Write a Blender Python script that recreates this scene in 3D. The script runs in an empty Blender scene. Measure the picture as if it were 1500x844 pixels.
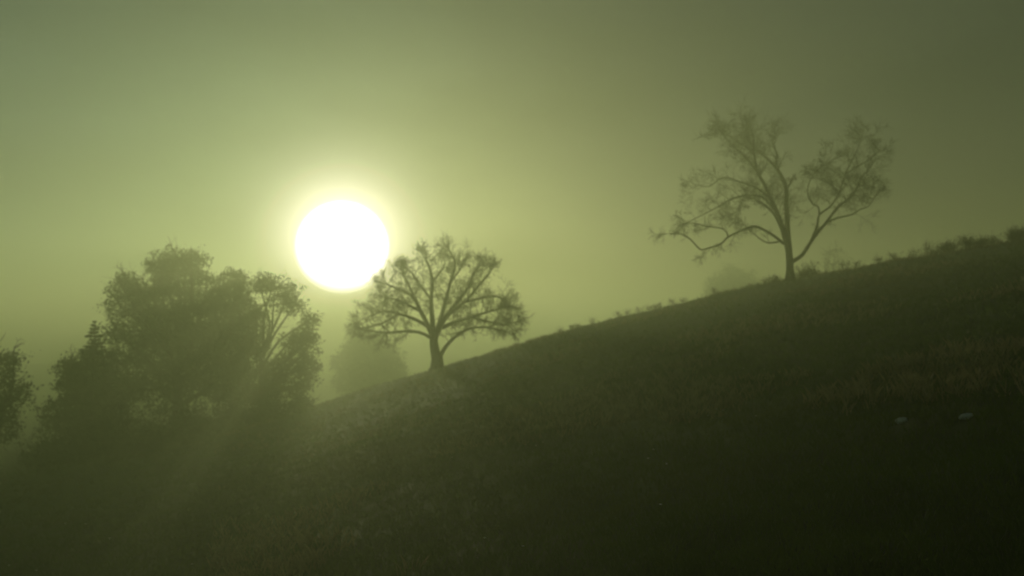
import bpy, math, random
import numpy as np
from mathutils import Vector, Matrix

S = bpy.context.scene
C = S.collection
rad = math.radians

# ------------------------------------------------------------------ camera
FPX = 1177.0                      # focal length in photo pixels (1500 wide)
PITCH = math.atan(98 / FPX)
cam_d = bpy.data.cameras.new('camera')
cam_d.sensor_width = 36
cam_d.lens = 36 * FPX / 1500
cam_d.clip_start = 0.05
cam_d.clip_end = 9000
cam_d.dof.use_dof = True          # a hand-held phone shot, nothing quite sharp
cam_d.dof.focus_distance = 4.5
cam_d.dof.aperture_fstop = (cam_d.lens / 1000) / 0.0140
cam = bpy.data.objects.new('camera', cam_d)
cam.location = (0, 0, 0)
cam.rotation_euler = (math.pi / 2 + PITCH, 0, 0)
C.objects.link(cam)
S.camera = cam

# ------------------------------------------------------------------ sky, sun, exposure
SUN_AZ = math.atan(-250 / FPX)    # to the left of the view direction (+Y)
SUN_EL = math.atan(56 / FPX) + PITCH
SUN_DIR = Vector((math.sin(SUN_AZ) * math.cos(SUN_EL), math.cos(SUN_AZ) * math.cos(SUN_EL), math.sin(SUN_EL)))
AUREOLE = 25.0
W = bpy.data.worlds.new('World')
S.world = W
W.use_nodes = True
nt = W.node_tree
nt.nodes.clear()
wo = nt.nodes.new('ShaderNodeOutputWorld')
bg = nt.nodes.new('ShaderNodeBackground')
sky = nt.nodes.new('ShaderNodeTexSky')
sky.sky_type = 'NISHITA'
sky.sun_disc = False
sky.sun_elevation = SUN_EL
sky.sun_rotation = SUN_AZ
sky.air_density = 1.0
sky.dust_density = 2.0
sky.ozone_density = 1.0
tint = nt.nodes.new('ShaderNodeMix')
tint.data_type = 'RGBA'
tint.blend_type = 'MULTIPLY'
tint.inputs['Factor'].default_value = 1.0
tint.inputs[7].default_value = (0.25, 0.36, 0.32, 1)
nt.links.new(sky.outputs[0], tint.inputs[6])
# high thin cloud: cool grey-green on one side of the sky passing into tan on the other
hc_ = nt.nodes.new('ShaderNodeTexCoord')
hx_ = nt.nodes.new('ShaderNodeSeparateXYZ'); nt.links.new(hc_.outputs['Generated'], hx_.inputs[0])
hr_ = nt.nodes.new('ShaderNodeMapRange'); hr_.interpolation_type = 'SMOOTHSTEP'
hr_.inputs['From Min'].default_value = -.8; hr_.inputs['From Max'].default_value = .8
nt.links.new(hx_.outputs['X'], hr_.inputs['Value'])
hm_ = nt.nodes.new('ShaderNodeMix'); hm_.data_type = 'RGBA'
hm_.inputs[6].default_value = (.14, .36, .42, 1)
hm_.inputs[7].default_value = (.40, .42, .26, 1)
nt.links.new(hr_.outputs[0], hm_.inputs['Factor'])
nt.links.new(hm_.outputs[2], tint.inputs[7])
# glare halo round the sun, painted into the sky colour, falling off with the angle from the sun
wc = nt.nodes.new('ShaderNodeTexCoord')
dt = nt.nodes.new('ShaderNodeVectorMath'); dt.operation = 'DOT_PRODUCT'
dt.inputs[1].default_value = tuple(SUN_DIR)
nt.links.new(wc.outputs['Generated'], dt.inputs[0])
ac = nt.nodes.new('ShaderNodeMath'); ac.operation = 'ARCCOSINE'; ac.use_clamp = False
nt.links.new(dt.outputs['Value'], ac.inputs[0])
dv = nt.nodes.new('ShaderNodeMath'); dv.operation = 'MULTIPLY'; dv.inputs[1].default_value = -1 / 0.028
nt.links.new(ac.outputs[0], dv.inputs[0])
ex = nt.nodes.new('ShaderNodeMath'); ex.operation = 'EXPONENT'
nt.links.new(dv.outputs[0], ex.inputs[0])
au = nt.nodes.new('ShaderNodeVectorMath'); au.operation = 'SCALE'
au.inputs[0].default_value = (AUREOLE / 0.05 * 1.0, AUREOLE / 0.05 * .87, AUREOLE / 0.05 * .68)
nt.links.new(ex.outputs[0], au.inputs['Scale'])
sm = nt.nodes.new('ShaderNodeVectorMath'); sm.operation = 'ADD'
cn = nt.nodes.new('ShaderNodeTexNoise'); cn.inputs['Scale'].default_value = 3.2; cn.inputs['Detail'].default_value = 4
mp = nt.nodes.new('ShaderNodeMapping'); mp.inputs['Scale'].default_value = (1, 1, 2.6)
nt.links.new(wc.outputs['Generated'], mp.inputs['Vector']); nt.links.new(mp.outputs[0], cn.inputs['Vector'])
cr = nt.nodes.new('ShaderNodeMapRange'); cr.inputs['From Min'].default_value = .3; cr.inputs['From Max'].default_value = .7
cr.inputs['To Min'].default_value = .82; cr.inputs['To Max'].default_value = 1.18
nt.links.new(cn.outputs['Fac'], cr.inputs['Value'])
cv = nt.nodes.new('ShaderNodeVectorMath'); cv.operation = 'SCALE'
nt.links.new(tint.outputs[2], cv.inputs[0]); nt.links.new(cr.outputs[0], cv.inputs['Scale'])
nt.links.new(cv.outputs[0], sm.inputs[0]); nt.links.new(au.outputs[0], sm.inputs[1])
nt.links.new(sm.outputs[0], bg.inputs['Color'])
bg.inputs['Strength'].default_value = 0.05
nt.links.new(bg.outputs[0], wo.inputs['Surface'])

sun_l = bpy.data.lights.new('sun_light', 'SUN')
sun_l.energy = 2.0
sun_l.angle = rad(0.5)
sun_l.color = (1.0, 0.915, 0.61)
sun_o = bpy.data.objects.new('sun_light', sun_l)
sun_o.rotation_euler = (-SUN_DIR).to_track_quat('-Z', 'Y').to_euler()
C.objects.link(sun_o)

S.view_settings.view_transform = 'Standard'
S.view_settings.look = 'None'
S.view_settings.exposure = -0.55
S.view_settings.gamma = 1.0
S.render.engine = 'CYCLES'
S.cycles.volume_bounces = 3
S.cycles.max_bounces = 6
S.cycles.use_denoising = True

FOG_TOP = 19.0
FOG_DENSITY = 0.0094

# ------------------------------------------------------------------ helpers
def tag(o, label=None, cat=None, group=None, kind=None):
    if label: o['label'] = label
    if cat: o['category'] = cat
    if group: o['group'] = group
    if kind: o['kind'] = kind
    return o

def empty(name, loc):
    o = bpy.data.objects.new(name, None)
    o.location = loc
    o.empty_display_size = 0.3
    C.objects.link(o)
    return o

class MB:
    """collects verts and faces, in coordinates local to the thing's base"""
    def __init__(s):
        s.v, s.f, s.n = [], [], 0
    def add(s, v, f):
        v = np.asarray(v, float).reshape(-1, 3)
        s.v.append(v)
        s.f.extend([tuple(i + s.n for i in q) for q in f])
        s.n += len(v)
    def tube(s, pts, rr, sides=6):
        pts = [Vector(p) for p in pts]
        n = len(pts)
        out = []
        ref = Vector((0.31, 0.93, 0.17)).normalized()
        for i, p in enumerate(pts):
            t = (pts[min(i + 1, n - 1)] - pts[max(i - 1, 0)])
            t = t.normalized() if t.length > 1e-9 else Vector((0, 0, 1))
            a = t.cross(ref)
            if a.length < 0.05: a = t.cross(Vector((1, 0, 0)))
            a.normalize(); b = t.cross(a)
            for k in range(sides):
                w = 2 * math.pi * k / sides
                out.append(p + (a * math.cos(w) + b * math.sin(w)) * rr[i])
        out.append(pts[-1] + (pts[-1] - pts[-2]).normalized() * rr[-1])
        f = []
        for i in range(n - 1):
            for k in range(sides):
                k2 = (k + 1) % sides
                f.append((i * sides + k, i * sides + k2, (i + 1) * sides + k2, (i + 1) * sides + k))
        for k in range(sides):
            f.append(((n - 1) * sides + k, (n - 1) * sides + (k + 1) % sides, n * sides))
        s.add([tuple(q) for q in out], f)
    def build(s, name, mat, parent=None, smooth=False):
        me = bpy.data.meshes.new(name)
        v = np.concatenate(s.v) if s.v else np.zeros((0, 3))
        me.from_pydata(v.tolist(), [], s.f)
        if smooth: me.shade_smooth()
        me.materials.append(mat)
        o = bpy.data.objects.new(name, me)
        C.objects.link(o)
        if parent: o.parent = parent
        return o

def quads_mesh(name, V, mat, parent=None, per=4):
    """V: (n, per, 3) array, one face each"""
    n = len(V)
    me = bpy.data.meshes.new(name)
    me.vertices.add(n * per); me.loops.add(n * per); me.polygons.add(n)
    me.vertices.foreach_set('co', V.reshape(-1).astype(np.float32))
    me.loops.foreach_set('vertex_index', np.arange(n * per, dtype=np.int32))
    me.polygons.foreach_set('loop_start', np.arange(0, n * per, per, dtype=np.int32))
    me.update(calc_edges=True)
    me.materials.append(mat)
    o = bpy.data.objects.new(name, me)
    C.objects.link(o)
    if parent: o.parent = parent
    return o

def at(px, py, Y):
    """where the sight line through a spot of the photo is Y metres ahead"""
    u, v = (px - 750) / FPX, (422 - py) / FPX
    fw = math.cos(PITCH) - v * math.sin(PITCH)
    up = math.sin(PITCH) + v * math.cos(PITCH)
    return Vector((u * Y / fw, Y, up * Y / fw))

# ------------------------------------------------------------------ materials
def material(name, c1, c2, scale=4.0, rough=0.9, detail=4.0, translucent=0.0, bump=0.0, c3=None, spec=.15):
    m = bpy.data.materials.new(name)
    m.use_nodes = True
    t = m.node_tree
    p = t.nodes['Principled BSDF']
    p.inputs['Roughness'].default_value = rough
    p.inputs['Specular IOR Level'].default_value = spec
    tc = t.nodes.new('ShaderNodeTexCoord')
    nz = t.nodes.new('ShaderNodeTexNoise')
    nz.inputs['Scale'].default_value = scale
    nz.inputs['Detail'].default_value = detail
    t.links.new(tc.outputs['Object'], nz.inputs['Vector'])
    r = t.nodes.new('ShaderNodeValToRGB')
    r.color_ramp.elements[0].position = 0.35
    r.color_ramp.elements[1].position = 0.68
    r.color_ramp.elements[0].color = (*c1, 1)
    r.color_ramp.elements[1].color = (*c2, 1)
    t.links.new(nz.outputs['Fac'], r.inputs['Fac'])
    col = r.outputs['Color']
    if c3:
        n2 = t.nodes.new('ShaderNodeTexNoise')
        n2.inputs['Scale'].default_value = scale * 0.07
        n2.inputs['Detail'].default_value = 5
        t.links.new(tc.outputs['Object'], n2.inputs['Vector'])
        r2 = t.nodes.new('ShaderNodeValToRGB')
        r2.color_ramp.elements[0].position = 0.47
        r2.color_ramp.elements[1].position = 0.66
        mx = t.nodes.new('ShaderNodeMix'); mx.data_type = 'RGBA'
        t.links.new(n2.outputs['Fac'], r2.inputs['Fac'])
        t.links.new(r2.outputs['Color'], mx.inputs['Factor'])
        t.links.new(col, mx.inputs[6])
        mx.inputs[7].default_value = (*c3, 1)
        col = mx.outputs[2]
    t.links.new(col, p.inputs['Base Color'])
    if bump:
        b = t.nodes.new('ShaderNodeBump')
        b.inputs['Strength'].default_value = bump
        b.inputs['Distance'].default_value = 0.05
        t.links.new(nz.outputs['Fac'], b.inputs['Height'])
        t.links.new(b.outputs['Normal'], p.inputs['Normal'])
    if translucent:
        tr = t.nodes.new('ShaderNodeBsdfTranslucent')
        t.links.new(col, tr.inputs['Color'])
        ms = t.nodes.new('ShaderNodeMixShader')
        ms.inputs['Fac'].default_value = translucent
        t.links.new(p.outputs[0], ms.inputs[1])
        t.links.new(tr.outputs[0], ms.inputs[2])
        t.links.new(ms.outputs[0], t.nodes['Material Output'].inputs['Surface'])
    return m

M = {
    'ground': material('meadow_ground', (.015, .036, .005), (.034, .066, .008), 2.4, .8, 8, bump=0.4, c3=(.045, .046, .014), spec=.25),
    'grass': material('meadow_grass', (.040, .085, .008), (.07, .12, .012), 0.9, 0.6, 5, translucent=0.45, spec=.25, c3=(.10, .09, .035)),
    'dry': material('dry_grass', (.20, .17, .08), (.32, .27, .14), 3.0, 0.7, 3, translucent=0.35, spec=.3),
    'bark': material('bark', (.035, .03, .022), (.075, .062, .042), 6.0, 0.95, 6, bump=0.6),
    'twig': material('twig_bark', (.05, .042, .028), (.085, .07, .045), 5.0, 0.95, 3),
    'leaf': material('oak_leaf', (.028, .055, .018), (.06, .095, .034), 1.1, 0.75, 4, translucent=0.3),
    'brown_leaf': material('browning_leaf', (.06, .06, .02), (.11, .10, .035), 1.1, 0.8, 4, translucent=0.3),
    'needle': material('conifer_needle', (.02, .035, .012), (.04, .06, .02), 2.0, 0.8, 3),
    'lump': material('pale_lump', (.62, .64, .62), (.86, .86, .84), 9.0, 0.9, 6, bump=0.5),
    'petal': material('white_petal', (.7, .7, .66), (.85, .85, .8), 9.0, 0.6, 2),
    'stem': material('green_stem', (.04, .06, .015), (.07, .09, .03), 6.0, 0.8, 2),
}

# ------------------------------------------------------------------ terrain
CX = [-140, -70, -40, -30, -18, -6.5, 3, 14, 20, 29, 45, 80, 150]
CY = [ 120, 100,  88,  84,  78,  72, 72, 66, 60, 48, 42, 40, 40]
CZ = [-12.5, -11.8, -9.8, -8.0, -4.6, -1.1, 1.95, 4.35, 5.8, 6.95, 9.0, 12.5, 15.0]
_xs = np.linspace(-140, 150, 600)
def _smooth(tab):
    y = np.interp(_xs, CX, tab)
    k = np.hanning(17); k /= k.sum()
    return np.convolve(np.pad(y, 8, mode='edge'), k, 'valid')
_cy, _cz = _smooth(CY), _smooth(CZ)

def terrain(x, y):
    x = np.asarray(x, float); y = np.asarray(y, float)
    yc = np.interp(x, _xs, _cy); zc = np.interp(x, _xs, _cz)
    z0 = -3.0 + 3.2 * np.tanh(np.maximum(x, 0) * .27 / 3.2) + 0.0022 * np.clip(x, 0, 45) ** 2 - 5.6 * np.tanh(np.maximum(-x, 0) * .34 / 5.6)
    t = y / yc
    soft = lambda q, w: 0.5 * (q + 1 - np.sqrt((q - 1) ** 2 + w))       # min(q,1) rounded
    bowl = 1 + 0.9 / (1 + np.exp((x - 9) / 4.0))             # hollow on the left, straight slope on the right
    st = np.maximum(soft(t, 0.004), 1e-4)
    s = np.where(t < 0, 0, st ** bowl)
    z = z0 + (zc - z0) * s
    d = np.maximum(y - yc, 0)
    back = -0.16 * (np.sqrt(d * d + 18 ** 2) - 18)
    back = np.where(zc + back < -11.5, np.minimum(-11.5 - zc, 0) + 0 * back, back)
    z = z + back
    # a low rise far out across the valley
    z = z + 9.0 * np.exp(-((y - 330) / 70) ** 2) * np.exp(-((x + 200) / 130) ** 2)
    z = z + 0.10 * np.sin(x * .41 + 1.3) * np.sin(y * .33 + .4) + 0.05 * np.sin(x * 1.3 + y * .7) * np.sin(y * 1.1 - x * .3)
    z = z + (0.045 * np.sin(x * 2.3 + 1.7 * np.sin(y * .8)) * np.sin(y * 1.7 + 1.3 * np.sin(x * .9)) + 0.03 * np.sin(x * 3.4 - y * 1.3) * np.sin(y * 2.9 + x)) * np.exp(-(x * x + y * y) / 8000.)
    z = z + 0.22 * np.sin(x * .17 + .5) * np.sin(y * .11 + 2.)*np.clip(np.hypot(x, y)/20 , 0, 1)
    return z

def tz(x, y): return float(terrain(x, y))

def axis(lim, near, step):
    a = [0.0]
    while a[-1] < lim:
        a.append(a[-1] + (step if a[-1] < near else (a[-1] - near) * .09 + step))
    a[-1] = lim
    return a
xa = axis(850, 45, 0.45); xs = np.array([-q for q in xa[::-1]] + xa[1:])
yf = axis(850, 110, 0.45); yb = axis(300, 8, 0.6)
ys = np.array([-q for q in yb[::-1]] + yf[1:])
GX, GY = np.meshgrid(xs, ys)
GZ = terrain(GX, GY)
V = np.stack([GX, GY, GZ], -1).reshape(-1, 3)
nx, ny = len(xs), len(ys)
I = np.arange(nx * ny).reshape(ny, nx)
F = np.stack([I[:-1, :-1], I[:-1, 1:], I[1:, 1:], I[1:, :-1]], -1).reshape(-1, 4)
me = bpy.data.meshes.new('ground')
me.vertices.add(len(V)); me.loops.add(F.size); me.polygons.add(len(F))
me.vertices.foreach_set('co', V.reshape(-1).astype(np.float32))
me.loops.foreach_set('vertex_index', F.reshape(-1).astype(np.int32))
me.polygons.foreach_set('loop_start', np.arange(0, F.size, 4, dtype=np.int32))
me.update(calc_edges=True)
me.shade_smooth()
me.materials.append(M['ground'])
ground = bpy.data.objects.new('ground', me)
C.objects.link(ground)
tag(ground, 'grassy hillside meadow rising to the right under morning mist', kind='structure')

# ------------------------------------------------------------------ the sun itself
sd = 4000.0
sr = sd * 68 / FPX
import bmesh
bm = bmesh.new()
bmesh.ops.create_icosphere(bm, subdivisions=5, radius=sr)
me = bpy.data.meshes.new('sun'); bm.to_mesh(me); bm.free()
me.shade_smooth()
m = bpy.data.materials.new('sun_fire'); m.use_nodes = True
t = m.node_tree; t.nodes.clear()
mo = t.nodes.new('ShaderNodeOutputMaterial')
em = t.nodes.new('ShaderNodeEmission'); em.inputs['Color'].default_value = (1, .97, .72, 1)
tr = t.nodes.new('ShaderNodeBsdfTransparent')
ad = t.nodes.new('ShaderNodeAddShader')
lw = t.nodes.new('ShaderNodeLayerWeight'); lw.inputs['Blend'].default_value = 0.5
inv = t.nodes.new('ShaderNodeMath'); inv.operation = 'SUBTRACT'; inv.inputs[0].default_value = 1.0
pw = t.nodes.new('ShaderNodeMath'); pw.operation = 'POWER'; pw.inputs[1].default_value = 2.2
ml = t.nodes.new('ShaderNodeMath'); ml.operation = 'MULTIPLY'; ml.inputs[1].default_value = 20.0
t.links.new(lw.outputs['Facing'], inv.inputs[1]); t.links.new(inv.outputs[0], pw.inputs[0])
t.links.new(pw.outputs[0], ml.inputs[0]); t.links.new(ml.outputs[0], em.inputs['Strength'])
t.links.new(em.outputs[0], ad.inputs[0]); t.links.new(tr.outputs[0], ad.inputs[1])
t.links.new(ad.outputs[0], mo.inputs['Surface'])
m.cycles.emission_sampling = 'NONE'
me.materials.append(m)
sun = bpy.data.objects.new('sun', me); sun.location = SUN_DIR * sd
C.objects.link(sun)
tag(sun, 'white morning sun glowing through the mist above the trees', 'sun')

# ------------------------------------------------------------------ branch growing
def rvec(R, s=1.0):
    return Vector((R.gauss(0, s), R.gauss(0, s), R.gauss(0, s)))

def twig(mb, R, p, d, ln, r, lvl, up=0.06, kids=5, spread=0.9, wob=.16, minr=.006, sides=3):
    n = 4 if lvl > 0 else 3
    pts = [p.copy()]; d = d.normalized(); q = p.copy()
    for i in range(n):
        d = (d + rvec(R, wob) + Vector((0, 0, up))).normalized()
        q = q + d * (ln / n)
        pts.append(q.copy())
    rr = [max(minr, r * (1 - .75 * i / n)) for i in range(n + 1)]
    mb.tube(pts, rr, sides)
    if lvl <= 0: return
    for k in range(kids):
        f = R.uniform(.25, 1.0) * n
        i = min(int(f), n - 1)
        b = pts[i].lerp(pts[i + 1], f - i)
        dd = (pts[i + 1] - pts[i]).normalized()
        s = dd.cross(rvec(R)).normalized()
        nd = (dd * R.uniform(.5, 1.0) + s * R.uniform(.5, 1.0) * spread).normalized()
        twig(mb, R, b, nd, ln * R.uniform(.45, .72), max(minr, rr[i] * .6), lvl - 1, up, kids, spread, wob, minr, 3)

def smooth_line(pts, sub=3):
    out = []
    n = len(pts)
    for i in range(n - 1):
        p0, p1, p2, p3 = pts[max(i - 1, 0)], pts[i], pts[i + 1], pts[min(i + 2, n - 1)]
        for k in range(sub):
            t = k / sub
            out.append(.5 * ((2 * p1) + (p2 - p0) * t + (2 * p0 - 5 * p1 + 4 * p2 - p3) * t * t + (3 * p1 - p0 - 3 * p2 + p3) * t ** 3))
    out.append(pts[-1].copy())
    return out

def bare_tree(name, label, cat, base_px, Y, crop, limbs, trunk, seed, tw, group=None, knots=(), squash=0.0, twigs=1.8):
    """crop = (x0, y0, scale): limbs are drawn as (x, y) on an enlarged view, given in metres at Y"""
    R = random.Random(seed)
    cx, cy, sc = crop
    W_ = lambda x, y: at(cx + x / sc, cy + (y + squash * max(0, base_px[1] - y)) / sc, Y)
    b = W_(*base_px)
    base = Vector((b.x, Y, tz(b.x, Y)))
    mpp = Y / FPX / sc
    root = tag(empty(name, base), label, cat, group)
    def loc(x, y): return W_(x, y) - base
    # trunk
    pts = [loc(x, y) for x, y, r in trunk]
    pts[0].z = -0.15
    pts = [Vector((0, 0, -.15)) if i == 0 else p for i, p in enumerate(pts)]
    rr = [r * mpp for x, y, r in trunk]
    mb = MB()
    sp = smooth_line(pts, 4)
    ri = np.interp(np.linspace(0, len(rr) - 1, len(sp)), range(len(rr)), rr)
    mb.tube(sp, ri, 14)
    for k in range(6):                                     # root flare
        a = k * 1.05 + R.uniform(-.2, .2)
        o = Vector((math.cos(a), math.sin(a), 0))
        mb.tube([Vector((0, 0, rr[0] * 2.2)) + o * rr[0] * .55, o * rr[0] * .9 + Vector((0, 0, .10)), o * rr[0] * 1.5 + Vector((0, 0, -.2 ))],
                [rr[0] * .4, rr[0] * .38, rr[0] * .22], 7)
    mb.build('trunk', M['bark'], root, smooth=True)
    crown = MB()
    done = []
    for L in limbs:
        xy, r0, r1, depth, den, tl = L
        pts = [loc(x, y) for x, y in xy]
        n = len(pts)
        # start depth: join the limb already drawn there
        y0 = 0.0
        best = 9e9
        for q in done:
            dd = math.hypot(q.x - pts[0].x, q.z - pts[0].z)
            if dd < best: best, y0 = dd, q.y
        if best > 0.5: y0 = 0.0
        ln = [0]
        for i in range(1, n): ln.append(ln[-1] + (pts[i] - pts[i - 1]).length)
        for i in range(n):
            f = ln[i] / ln[-1]
            pts[i].y = y0 + (depth - y0) * (f ** .85) + (math.sin(f * 7 + depth) * .25 if 0 < f < 1 else 0)
        sp = smooth_line(pts, 3)
        m_ = len(sp)
        rr = [(r0 + (r1 - r0) * (i / (m_ - 1)) ** .8) * mpp for i in range(m_)]
        mb = MB(); mb.tube(sp, rr, 8)
        mb.build('limb', M['bark'], root, smooth=True)
        done += sp
        # twigs off the limb
        tot = ln[-1]
        cnt = int(tot * den * twigs)
        for k in range(cnt):
            f = (R.random() ** .8) * (m_ - 1)
            if f < (m_ - 1) * .2: continue
            i = min(int(f), m_ - 2)
            p = sp[i].lerp(sp[i + 1], f - i)
            dd = (sp[i + 1] - sp[i]).normalized()
            s = dd.cross(rvec(R)).normalized()
            nd = dd * .6 + s * .9 + Vector((0, 0, .12))
            twig(crown, R, p, nd, tl * R.uniform(.5, 1.15), max(.015, min(.035, rr[i] * .45)), 2, **tw)
        for e in range(3): twig(crown, R, sp[-1], (sp[-1] - sp[-2]).normalized() + rvec(R, .3), tl * R.uniform(.5, .9), max(.015, rr[-1] * .7), 2, **tw)
    for (x, y, r, n_, dy) in knots:                        # thicker tangles of ivy and dead leaf in the crown
        c = loc(x, y); c.y += dy
        for k in range(n_):
            o = rvec(R, r * mpp * .5)
            twig(crown, R, c + o, rvec(R) + Vector((0, 0, -.3)), .9, .02, 2, **tw)
    tag(crown.build('crown', M['twig'], root), kind='stuff')
    return root

# right-hand tree on the slope ------------------------------------------------
TW = dict(up=.01, kids=6, spread=.9, wob=.17, minr=.0075)
limbs = [
 # (points on the enlarged view, r0, r1, depth in m, twigs per metre, twig length)
 ([(542,625),(545,570),(543,520),(538,440),(536,385),(520,340),(497,300),(460,255),(418,215),(402,175),(397,150)], 13, 2.5, .8, 1.0, 1.5),
 ([(536,385),(552,362),(566,346)], 5, 2, .3, .8, .7),
 ([(497,300),(508,240),(504,195),(510,160)], 5, 2, 1.6, 1.9, 1.5),
 ([(540,620),(515,560),(495,500),(470,440),(430,370),(402,330),(385,270),(378,210),(365,170)], 12, 2.2, -1.6, 1.5, 1.5),
 ([(536,600),(524,550),(516,500),(488,450),(450,410),(400,400),(345,410),(290,440),(230,470),(190,490)], 8, 1.8, 2.2, 1.4, 1.4),
 ([(520,600),(480,578),(440,555),(400,538),(360,548),(295,580),(265,608),(215,625),(180,632),(140,597),(100,578),(62,576)], 6, 2, -2.0, .55, 1.1),
 ([(295,580),(270,556),(200,546),(150,540),(105,548)], 3.2, 1.5, -2.8, 1.1, 1.0),
 ([(505,592),(460,598),(420,590),(395,568)], 4, 1.5, -.8, .8, .8),
 ([(503,540),(460,500),(420,472),(380,450),(340,445),(312,468),(300,505)], 5.5, 1.5, -3.4, 1.3, 1.3),
 ([(470,440),(430,385),(370,342),(320,316),(270,347),(225,335)], 5, 1.6, 3.2, 1.5, 1.4),
 ([(402,330),(340,290),(292,250),(255,225),(232,200)], 4.5, 1.6, -3.2, 1.5, 1.4),
 ([(385,260),(352,225),(328,190),(312,170)], 3.5, 1.5, .6, 1.8, 1.3),
 ([(415,210),(436,182),(450,160),(448,145)], 3.2, 1.5, 2.8, 1.7, 1.2),
 ([(556,668),(600,640),(640,580),(690,515),(730,460),(775,424),(805,392),(832,340),(860,305)], 8.5, 1.8, .4, .75, 1.4),
 ([(634,588),(650,530),(658,488),(700,455),(728,405),(740,340),(765,275),(792,215)], 5.5, 1.6, -1.4, 1.0, 1.5),
 ([(658,488),(640,464),(612,455),(590,412),(600,355),(650,312)], 3.6, 1.5, -2.6, 1.5, 1.2),
 ([(690,515),(740,495),(800,480),(842,456),(885,440),(915,398)], 4.5, 1.6, 1.6, .9, 1.4),
 ([(728,405),(700,360),(665,330)], 3, 1.5, 1.2, 1.8, 1.2),
 ([(740,340),(790,310),(825,280)], 3, 1.5, -2.6, 1.7, 1.3),
]
bare_tree('bare_tree', 'tall bare tree with wide forked crown standing alone on the right slope', 'tree',
          (548, 748), 58.0, (950, 130, 2.6375), limbs, [(548, 748, 17), (547, 700, 14.5), (545, 660, 13.5), (540, 612, 12)], 11, TW,
          knots=[(788, 375, 50, 34, -1.0), (645, 350, 55, 26, -2.0), (430, 370, 60, 20, -1.5), (385, 260, 50, 16, -1), (320, 440, 50, 14, 1), (245, 205, 30, 8, -3), (800, 200, 30, 6, -1)], twigs=1.7)

# middle tree near the sun ----------------------------------------------------
TW2 = dict(up=.03, kids=6, spread=.9, wob=.2, minr=.010)
limbs = [
 ([(570,600),(550,540),(522,480),(500,430),(448,402),(408,384)], 11, 2.5, -1.5, 1.7, 1.5),
 ([(548,540),(500,512),(440,490),(385,480),(335,498)], 8, 2.2, 1.2, 1.9, 1.5),
 ([(562,585),(520,563),(460,560),(405,566),(345,556)], 7, 2.2, -2.2, 1.7, 1.4),
 ([(568,600),(562,520),(558,440),(562,370),(545,300),(532,276)], 12, 2.5, .6, 1.6, 1.4),
 ([(572,590),(592,520),(610,450),(630,375),(648,310),(632,268)], 11, 2.5, -1.5, 1.6, 1.4),
 ([(588,535),(640,460),(688,385),(705,330),(722,300)], 9, 2.4, 1.8, 1.7, 1.4),
 ([(585,560),(620,500),(680,450),(735,385),(775,335)], 9, 2.4, -2.4, 1.7, 1.4),
 ([(600,545),(645,522),(700,505),(770,480),(840,462)], 8, 2.4, .8, 2.1, 1.5),
 ([(590,655),(612,615),(652,573),(700,548),(760,545),(825,560)], 8, 2.2, -1.0, 2.0, 1.4),
 ([(500,430),(480,380),(462,350),(452,338)], 5, 2, .5, 1.9, 1.2),
 ([(520,480),(460,450),(415,430),(375,424)], 5, 2, 2.4, 1.9, 1.4),
 ([(560,440),(520,380),(500,345),(480,330)], 5, 2, -2.4, 1.8, 1.2),
 ([(562,370),(590,320),(600,290)], 4, 2, 2.0, 1.8, 1.2),
 ([(630,375),(665,330),(680,300)], 4, 2, -2.0, 1.8, 1.2),
 ([(680,450),(740,430),(790,420),(820,440)], 5, 2, 2.6, 2.0, 1.4),
 ([(440,490),(400,520),(355,540),(318,548)], 4, 2, -.6, 1.9, 1.3),
 ([(700,505),(760,520),(810,530),(850,520)], 5, 2, 2.4, 2.2, 1.4),
]
bare_tree('bare_tree', 'low spreading bare tree with thick trunk beside the sun', 'tree',
          (580, 698), 72.0, (400, 250, 2.4125), limbs, [(580, 698, 20), (577, 660, 17.5), (571, 625, 16), (567, 590, 14)], 23, TW2, squash=.07, twigs=2.5)

# ------------------------------------------------------------------ leafy trees
def leaf_quads(pos, size, rng):
    n = len(pos)
    a = rng.normal(size=(n, 3)); a /= np.linalg.norm(a, axis=1)[:, None]
    b = np.cross(a, rng.normal(size=(n, 3))); b /= np.linalg.norm(b, axis=1)[:, None]
    s = (size * rng.uniform(.6, 1.3, n))[:, None]
    return np.stack([pos - a * s, pos - b * s * .5, pos + a * s, pos + b * s * .5], 1)

def wav(p, k, ph):
    return np.sin(p[:, 0] * k + ph) * np.sin(p[:, 1] * k * 1.1 + ph * 2) * np.sin(p[:, 2] * k * .9 + ph * 3)

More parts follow.
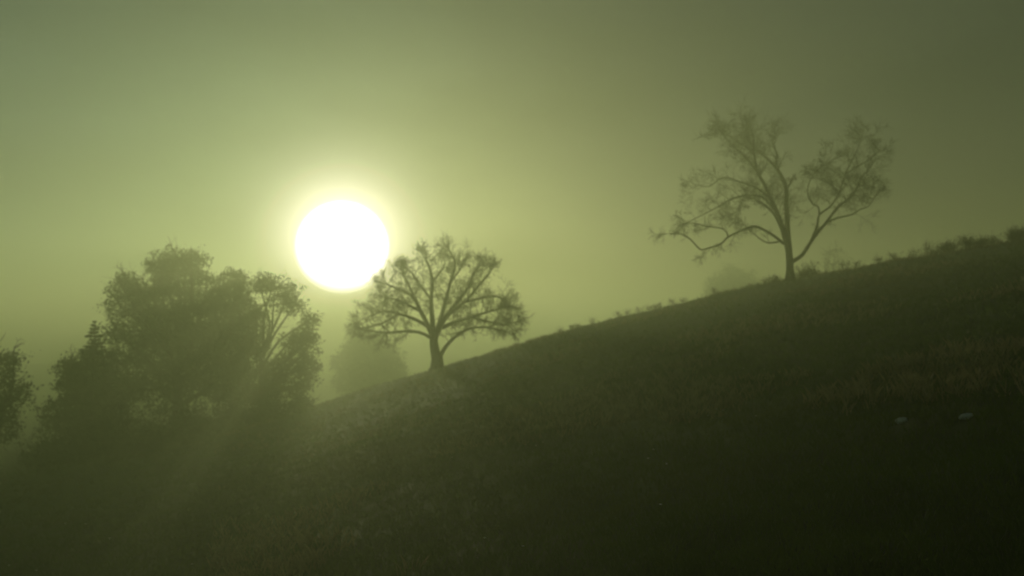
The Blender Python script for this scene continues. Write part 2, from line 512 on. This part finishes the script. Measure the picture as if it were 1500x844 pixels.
def leafy_tree(name, label, trunk_px, Y, blobs, seed, mat='leaf', leaf=.17, dens=1.0, group=None, cat='tree',
               cl=.42, drop=.0, trunk_r=.3, trunk_top=None, per=13, limb_n=99, thin=0.0, holes=()):
    """blobs: (px, py, radius px, depth m) - boughs of leaf; all of it ends up in metres round the trunk foot"""
    rng = np.random.default_rng(seed); R = random.Random(seed)
    b = at(trunk_px, 500, Y)
    base = Vector((b.x, Y, tz(b.x, Y)))
    root = tag(empty(name, base), label, cat, group)
    mpp = Y / FPX
    cs = [(at(x, y, Y) - base + Vector((0, d, 0)), r * mpp) for x, y, r, d in blobs]
    top = max(c.z for c, r in cs) if trunk_top is None else trunk_top
    mb = MB()
    h = top * .55
    tp = [Vector((0, 0, -.3)), Vector((.02 * h, 0, h * .3)), Vector((-.02 * h, .02 * h, h * .65)), Vector((.0, 0, h))]
    sp = smooth_line(tp, 3)
    mb.tube(sp, [trunk_r * (1.25 - .75 * i / (len(sp) - 1)) for i in range(len(sp))], 10)
    mb.build('trunk', M['bark'], root, smooth=True)
    for c, r in cs[:limb_n]:
        z = min(max(c.z * .55, h * .2), h * 1.0)
        s = Vector((0, 0, z))
        mid = s.lerp(c, .5) + Vector((R.uniform(-.9, .9), R.uniform(-.5, .5), R.uniform(-.9, .6)))
        lp = smooth_line([s, mid, c, c + (c - mid) * .25 + Vector((0, 0, r * .3))], 3)
        lm = MB(); lm.tube(lp, [trunk_r * (.5 - .42 * i / (len(lp) - 1)) for i in range(len(lp))], 6)
        for k in range(5):
            i = R.randrange(3, len(lp) - 1)
            twig(lm, R, lp[i], (lp[i + 1] - lp[i]).normalized() + rvec(R, .6), r * .9, trunk_r * .12, 1, kids=3, minr=.012)
        lm.build('limb', M['bark'], root, smooth=True)
    allp = []
    for c, r in cs:
        n = int(dens * 16 * (r / .9) ** 2) + 6
        d = rng.normal(size=(n, 3)); d /= np.linalg.norm(d, axis=1)[:, None]
        rad_ = r * rng.uniform(.25, 1.0, n) ** .55
        rad_ *= 1 + .22 * np.sin(d[:, 0] * 5 + seed) * np.sin(d[:, 2] * 6 + c.x) + .1 * rng.normal(size=n)
        p = np.array(c) + d * rad_[:, None] * np.array([1, 1, .85])
        if drop: p = p[wav(p, 1.35, seed) > drop - .45]
        for hx, hy, hr in holes:                           # openings right through the crown
            hc = at(hx, hy, Y) - base
            p = p[np.hypot(p[:, 0] - hc.x, (p[:, 2] - hc.z) * 1.3) > hr * mpp]
        allp.append(p)
    P = np.concatenate(allp)
    k = len(P)
    Q = P[:, None, :] + rng.normal(size=(k, per, 3)) * cl * rng.uniform(.5, 1.2, (k, 1, 1)) * np.array([1, 1, .65])
    Q = Q.reshape(-1, 3)
    if thin: Q = Q[rng.random(len(Q)) > thin]
    Q = Q[Q[:, 2] > 0.02]
    tag(quads_mesh('crown', leaf_quads(Q, leaf, rng), M[mat], root), kind='stuff')
    return root

GL = None
leafy_tree('leafy_tree', 'tallest leafy tree with domed top left of the sun', 262, 86.0,
   [(257,386,28,0),(232,392,24,1),(285,386,24,-1),(230,414,15,1),(262,412,36,1.5),(215,425,30,0),(190,428,24,-1),(182,412,16,1),(178,450,22,0),(240,445,40,-2),
    (290,430,34,2),(315,420,26,0),(205,465,36,2),(250,480,46,0),(300,470,42,-2),(195,500,34,0),(182,485,22,-1.5),(240,525,50,2),(300,520,48,0),
    (200,545,42,-2),(255,570,52,0),(320,560,44,2),(330,490,38,1)],
   5, leaf=.17, dens=1.6, trunk_r=.55, drop=.24, holes=[(296, 421, 13), (218, 414, 10), (180, 468, 8), (192, 480, 6), (322, 452, 7), (322,398,14)])
leafy_tree('leafy_tree', 'slimmer leafy tree joined to the right side of the tallest one', 342, 84.0,
   [(343,412,20,0),(348,428,24,1),(335,445,26,-1),(358,455,26,0),(345,480,34,1),(335,520,38,0),(360,510,30,-1),(350,560,44,0)],
   6, leaf=.17, dens=1.7, trunk_r=.35, drop=.2)
leafy_tree('leafy_tree', 'thin crowned tree with gaps between its limbs right of the dark clump', 386, 82.0,
   [(400,418,22,0),(418,428,20,1.5),(385,420,14,-1),(430,448,17,0),(405,445,14,-1),(452,470,14,0),(440,488,22,1),(458,495,15,-1.5),(425,500,16,0),
    (448,515,24,0),(425,530,24,1.5),(455,540,17,-1),(400,540,26,0),(372,470,16,1),(378,510,20,-1),(415,565,26,0),(440,560,20,1),(385,575,26,0)],
   7, mat='brown_leaf', leaf=.15, dens=1.7, cl=.36, trunk_r=.34, drop=.25, per=13, holes=[(384, 438, 11), (392, 492, 13), (408, 468, 10), (425, 480, 7)])
leafy_tree('leafy_tree', 'dark rounded tree forming the left shoulder of the clump', 120, 74.0,
   [(105,540,20,0),(98,565,22,1),(125,550,26,-1),(150,530,24,0),(112,590,30,0),(150,575,36,1.5),(92,600,20,-1),(85,625,24,0),(130,620,38,0),(170,610,40,-1.5),(180,570,34,1),(105,535,14,0)],
   8, leaf=.15, dens=1.35, trunk_r=.3)
leafy_tree('leafy_tree', 'dark tree cut off by the left edge of the picture', -8, 62.0,
   [(-8,528,22,0),(8,525,14,1),(-25,545,30,-1),(10,548,16,0),(4,575,24,1),(-25,590,38,0),(8,605,22,-1),(-5,630,34,0),(12,585,16,1),(-50,560,34,0),(-50,620,38,0)],
   9, leaf=.13, dens=1.3, trunk_r=.28)
leafy_tree('leafy_tree', 'pale misty tree seen under the crown beside the sun', 540, 165.0,
   [(538,500,22,0),(518,508,20,2),(560,508,20,-2),(503,532,20,0),(530,530,34,2),(568,532,26,0),(545,556,34,-2),(508,560,24,1),(582,548,14,0),(550,575,30,0)],
   10, leaf=.22, dens=1.1, cl=.5, trunk_r=.4)
leafy_tree('leafy_tree', 'very faint round tree in fog beyond the ridge left of the tall bare tree', 1070, 160.0,
   [(1070,405,20,0),(1052,415,15,2),(1090,415,15,-2),(1065,425,22,0),(1085,430,22,0),(1045,430,14,0)],
   12, leaf=.26, dens=.9, cl=.6, trunk_r=.35, thin=.2)
leafy_tree('leafy_tree', 'faint thin tree in fog right of the tall bare trunk', 1222, 112.0,
   [(1215,372,12,0),(1230,368,11,1),(1222,380,16,0),(1205,388,12,-1),(1236,385,12,0),(1222,395,16,0)],
   13, mat='brown_leaf', leaf=.14, dens=.5, cl=.4, trunk_r=.16, thin=.5, drop=.2)

def conifer(px, py_top, Y, wide_px, seed, label):
    R = random.Random(seed); rng = np.random.default_rng(seed)
    tip = at(px, py_top, Y)
    base = Vector((tip.x, Y, tz(tip.x, Y)))
    H = (tip - base).z
    root = tag(empty('conifer', base), label, 'conifer tree')
    mb = MB(); mb.tube([Vector((0, 0, -.2)), Vector((.04, 0, H * .5)), Vector((0, 0, H))], [.2, .12, .02], 8)
    mb.build('trunk', M['bark'], root, smooth=True)
    br = MB(); Q = []
    z = H * .99
    while z > H * .12:
        f = 1 - z / H
        L = .06 + f * wide_px * Y / FPX * R.uniform(.65, 1.3) * 1.25
        for k in range(6):
            a = R.uniform(0, 6.283)
            d = Vector((math.cos(a), math.sin(a), -.12 + .25 * (1 - f)))
            l = L * R.uniform(.6, 1.1)
            e = Vector((0, 0, z)) + d * l
            br.tube([Vector((0, 0, z)), Vector((0, 0, z)) + d * l * .5 + Vector((0, 0, -.04 * l)), e], [.03, .02, .008], 4)
            n = int(18 + l * 50)
            t = rng.uniform(.1, 1, n)[:, None]
            p = np.array([0, 0, z]) + np.array(d)[None] * l * t + rng.normal(size=(n, 3)) * np.array([.13, .13, .09]) * min(1, .25 + 2.2 * f)
            Q.append(p)
        z -= .32
    tag(br.build('branches', M['bark'], root), kind='stuff')
    tag(quads_mesh('crown', leaf_quads(np.concatenate(Q), .11, rng), M['needle'], root), kind='stuff')
conifer(139, 470, 71.0, 62, 3, 'small dark pointed conifer rising above the left shoulder of the clump')

# bushes at the foot of the clump, and by the trunk on the slope --------------
def bush(px, py, rpx, Y, seed, label, mat='leaf', leaf=.12, group=None, hfac=1.0, dens=1.0, thin=0):
    rng = np.random.default_rng(seed); R = random.Random(seed)
    b = at(px, py, Y)
    base = Vector((b.x, Y, tz(b.x, Y)))
    r = rpx * Y / FPX
    root = tag(empty('bush', base), label, 'bush', group)
    mb = MB()
    for k in range(9):
        d = Vector((R.gauss(0, .6), R.gauss(0, .6), 1)).normalized()
        twig(mb, R, Vector((R.uniform(-.1, .1), R.uniform(-.1, .1), -.05)), d, r * 1.3 * hfac, .03, 2, kids=3, minr=.008)
    mb.build('stems', M['twig'], root)
    n = int(180 * dens * max(1, r * r))
    d = rng.normal(size=(n, 3)); d /= np.linalg.norm(d, axis=1)[:, None]; d[:, 2] = np.abs(d[:, 2])
    q = r * rng.uniform(.2, 1, n) ** .5 * (1 + .25 * np.sin(d[:, 0] * 6 + seed) * np.sin(d[:, 1] * 5))
    P = d * q[:, None] * np.array([1, 1, 1.15 * hfac])
    Q = (P[:, None, :] + rng.normal(size=(n, 7, 3)) * .17 * max(1, r * .6)).reshape(-1, 3)
    if thin: Q = Q[rng.random(len(Q)) > thin]
    Q = Q[Q[:, 2] > .0]
    tag(quads_mesh('foliage', leaf_quads(Q, leaf, rng), M[mat], root), kind='stuff')

GB = 'bushes along the foot of the tree clump'
for i, (px, r, Y, lab) in enumerate([
    (66, 30, 66, 'dark bush sloping down at the far left foot of the clump'),
    (112, 34, 67, 'dark bush below the small conifer'),
    (165, 36, 70, 'bush at the foot of the clump below the left side of the tallest tree'),
    (222, 38, 72, 'bush at the foot of the clump under the trunk of the tallest tree'),
    (284, 38, 73, 'bush at the foot of the clump below the right side of the tallest tree'),
    (342, 36, 74, 'bush at the foot of the slimmer tree in the clump'),
    (396, 32, 76, 'bush below the thin crowned tree at the right end of the clump'),
    (440, 20, 79, 'small low bush furthest right at the foot of the clump')]):
    bush(px, 600, r, Y, 40 + i, lab, group=GB, dens=.8, hfac=1.15)
bush(1183, 400, 22, 60.0, 60, 'low bush close to the right of the tall bare trunk', mat='brown_leaf', leaf=.07, hfac=.6, thin=.2)
bush(1215, 400, 14, 62.0, 61, 'small bush a little further right of the tall bare trunk', mat='brown_leaf', leaf=.06, hfac=.5, thin=.4)
bush(1135, 410, 10, 59.0, 62, 'tiny sparse bush left of the tall bare trunk', mat='brown_leaf', leaf=.05, hfac=.7, thin=.5)

# ------------------------------------------------------------------ grass
def ground_hit(px, py):
    prev = 2.0
    for Y in np.arange(3, 100, .05):
        p = at(px, py, Y)
        if p.z < tz(p.x, Y): return p.x, Y
    return None
CLEAR = [ground_hit(1321, 620), ground_hit(1415, 614)]
rng = np.random.default_rng(77)
def blades(X, Yv, hmin, hmax, width, lean, name, mat, per):
    n = len(X)
    for cx_, cy_ in CLEAR:
        ok = ~((np.hypot((X - cx_ * Yv / cy_), (Yv - cy_ + .25) * .5) < .2))
        X, Yv = X[ok], Yv[ok]
    n = len(X); Z = terrain(X, Yv)
    X = np.repeat(X, per); Yv = np.repeat(Yv, per); Z = np.repeat(Z, per)
    n = len(X)
    X = X + rng.normal(0, .05, n); Yv = Yv + rng.normal(0, .05, n)
    h = rng.uniform(hmin, hmax, n)
    a = rng.uniform(0, 6.283, n); w = width * rng.uniform(.6, 1.3, n)
    la = rng.uniform(0, 6.283, n); lr = h * rng.uniform(.1, lean, n)
    b0 = np.stack([X - np.cos(a) * w, Yv - np.sin(a) * w, Z - .03], -1)
    b1 = np.stack([X + np.cos(a) * w, Yv + np.sin(a) * w, Z - .03], -1)
    m1 = np.stack([X + np.cos(la) * lr * .4 + np.cos(a) * w * .6, Yv + np.sin(la) * lr * .4 + np.sin(a) * w * .6, Z + h * .6], -1)
    tp = np.stack([X + np.cos(la) * lr, Yv + np.sin(la) * lr, Z + h], -1)
    V = np.stack([b0, b1, m1, tp], 1)
    return tag(quads_mesh(name, V, mat), kind='stuff')

def scatter(n, rmin, rmax, power=1.0, amin=-44, amax=44):
    r = rmin * (rmax / rmin) ** (rng.random(n) ** power)
    a = np.radians(rng.uniform(amin, amax, n))
    return r * np.sin(a), r * np.cos(a)
X, Yv = scatter(52000, 3.0, 45, .85)
g = blades(X, Yv, .05, .16, .006, .9, 'grass', M['grass'], 6)
tag(g, 'short dark green grass over the near part of the hillside')
X, Yv = scatter(36000, 22, 100, .8)
g = blades(X, Yv, .07, .22, .016, .9, 'grass', M['grass'], 4)
tag(g, 'rougher grass over the far part of the hillside up to the crest')
# drier tussocks in loose patches
X, Yv = scatter(11000, 12.5, 78, .7, -20, 44)
k = (np.sin(X * .35 + 1) * np.sin(Yv * .28 + X * .1) + .4 * np.sin(X * 1.1) * np.sin(Yv * .9)) > .25 - .5 * np.exp(-((X - 8) / 7) ** 2 - ((Yv - 24) / 7) ** 2)
g = blades(X[k], Yv[k], .12, .34, .010, .8, 'dry_grass', M['dry'], 7)
tag(g, 'patches of tawny seeding grass on the right slope')

# ------------------------------------------------------------------ weeds and scrub along the crest
def weed(x, y, h, seed, label, group, bushy=1.0):
    R = random.Random(seed); r2 = np.random.default_rng(seed)
    base = Vector((x, y, tz(x, y)))
    root = tag(empty('weed', base), label, 'weed', group)
    mb = MB(); Q = []
    for k in range(int(7 * bushy)):
        d = Vector((R.gauss(0, .35), R.gauss(0, .35), 1))
        twig(mb, R, Vector((R.uniform(-.15, .15), R.uniform(-.15, .15), -.03)), d, h * R.uniform(.6, 1.1), .012, 1, kids=5, minr=.007, spread=.8)
    mb.build('stems', M['twig'], root)
    P = r2.normal(size=(int(130 * bushy), 3)) * np.array([h * .4, h * .4, h * .28]) + np.array([0, 0, h * .45])
    P = P[P[:, 2] > 0]
    tag(quads_mesh('leaves', leaf_quads(P, .045, r2), M['brown_leaf'], root), kind='stuff')

def crest_xy(px):
    """the spot of the crest line seen in the direction of photo column px"""
    u = (px - 750) / FPX
    best = None
    for Y in np.arange(15, 95, .5):
        e = tz(u * Y, Y) / Y
        if best is None or e > best[0]: best = (e, Y)
    return u * best[1], best[1]
R = random.Random(5)
G1 = 'scrubby weeds along the top right of the crest'
for i in range(34):
    px = 1372 + i * 6.4 + R.uniform(-3, 3)
    x, y = crest_xy(px)
    weed(x + R.uniform(-.2, .2), y + R.uniform(-1.2, 1.5), R.uniform(.35, .85), 100 + i, 'scrubby weed on the crest at the right edge of the meadow', G1, 1.4)
G2 = 'small weeds dotted along the middle of the crest'
for i, px in enumerate([822, 838, 845, 868, 905, 921, 938, 951, 960, 968, 985, 1004, 1046, 1120, 1240, 1262, 1290, 1318, 1340]):
    x, y = crest_xy(px)
    weed(x, y + R.uniform(-.6, .8), R.uniform(.3, .62), 200 + i, 'small weed breaking the skyline of the middle crest', G2, .9)

# ------------------------------------------------------------------ pale lumps and flowers
def lump(px, py, w, d, h, rz, seed, label):  # small pale spot of unknown nature, modelled as a rounded lump
    x, y = ground_hit(px, py)
    b = bmesh.new(); bmesh.ops.create_icosphere(b, subdivisions=3, radius=1)
    R = random.Random(seed); o = Vector((R.random() * 9, R.random() * 9, R.random() * 9))
    from mathutils import noise
    for v in b.verts:
        k = 1 + .28 * noise.noise(v.co * 1.3 + o) + .08 * noise.noise(v.co * 4 + o)
        v.co = Vector((v.co.x * w * k, v.co.y * d * k, v.co.z * h * k))
    me = bpy.data.meshes.new('lump'); b.to_mesh(me); b.free()
    me.materials.append(M['lump'])
    ob = bpy.data.objects.new('lump', me); C.objects.link(ob)
    ob.location = (x, y, tz(x, y) + h * .55); ob.rotation_euler = (0, rad(-14), rz)
    tag(ob, label, 'lump')
lump(1321, 619, .095, .07, .05, .2, 1, 'left one of two small pale lumps in the dark grass at right')
lump(1415, 613, .105, .07, .045, .1, 2, 'right one of two small pale lumps in the dark grass at right')

def flower(px, py, seed):
    hit = ground_hit(px, py)
    if not hit: return
    x, y = hit
    R = random.Random(seed)
    root = tag(empty('flower', (x, y, tz(x, y))), 'tiny white flower in the meadow grass', 'flower', 'tiny white flowers scattered in the grass')
    h = R.uniform(.12, .2) 
    mb = MB(); mb.tube([Vector((0, 0, -.02)), Vector((.01, 0, h * .5)), Vector((0, .02, h))], [.003, .003, .002], 4)
    mb.build('stem', M['stem'], root)
    s = .016 + y * .0008
    mb = MB()
    for k in range(8):
        a = k * math.pi / 4
        c, sn = math.cos(a), math.sin(a)
        q = [(0, .02, h), (c * s * .6 - sn * s * .3, .02 + sn * s * .6 + c * s * .3, h + s * .35), (c * s, .02 + sn * s, h + s * .3), (c * s * .6 + sn * s * .3, .02 + sn * s * .6 - c * s * .3, h + s * .35)]
        mb.add(q, [(0, 1, 2, 3)])
    mb.build('petals', M['petal'], root)
for i, (px, py) in enumerate([(433, 795), (322, 790), (95, 769), (125, 767), (160, 790), (12, 830), (52, 839), (319, 831), (662, 672), (785, 655), (795, 652), (950, 681),
                              (977, 689), (968, 752), (710, 796), (766, 812), (1108, 613), (1060, 606), (1050, 606), (1038, 612), (1000, 612), (1090, 541), (1120, 545), (280, 833), (958, 666)]):
    flower(px, py + 6, 300 + i)

# ------------------------------------------------------------------ mist
bm = bmesh.new()
bmesh.ops.create_cube(bm, size=1)
me = bpy.data.meshes.new('haze'); bm.to_mesh(me); bm.free()
zmin = float(GZ.min()) - 1.0
for v in me.vertices:
    v.co.x *= 1760; v.co.y = 275 + v.co.y * 1210; v.co.z = zmin if v.co.z < 0 else FOG_TOP
m = bpy.data.materials.new('mist'); m.use_nodes = True
t = m.node_tree; t.nodes.clear()
mo = t.nodes.new('ShaderNodeOutputMaterial')
pv = t.nodes.new('ShaderNodeVolumePrincipled')
pv.inputs['Color'].default_value = (.83, .94, .56, 1)
pv.inputs['Density'].default_value = FOG_DENSITY
pv.inputs['Anisotropy'].default_value = 0.60
t.links.new(pv.outputs[0], mo.inputs['Volume'])
me.materials.append(m)
haze = bpy.data.objects.new('haze', me); C.objects.link(haze)
tag(haze, 'pale green morning mist filling the whole valley', kind='stuff')
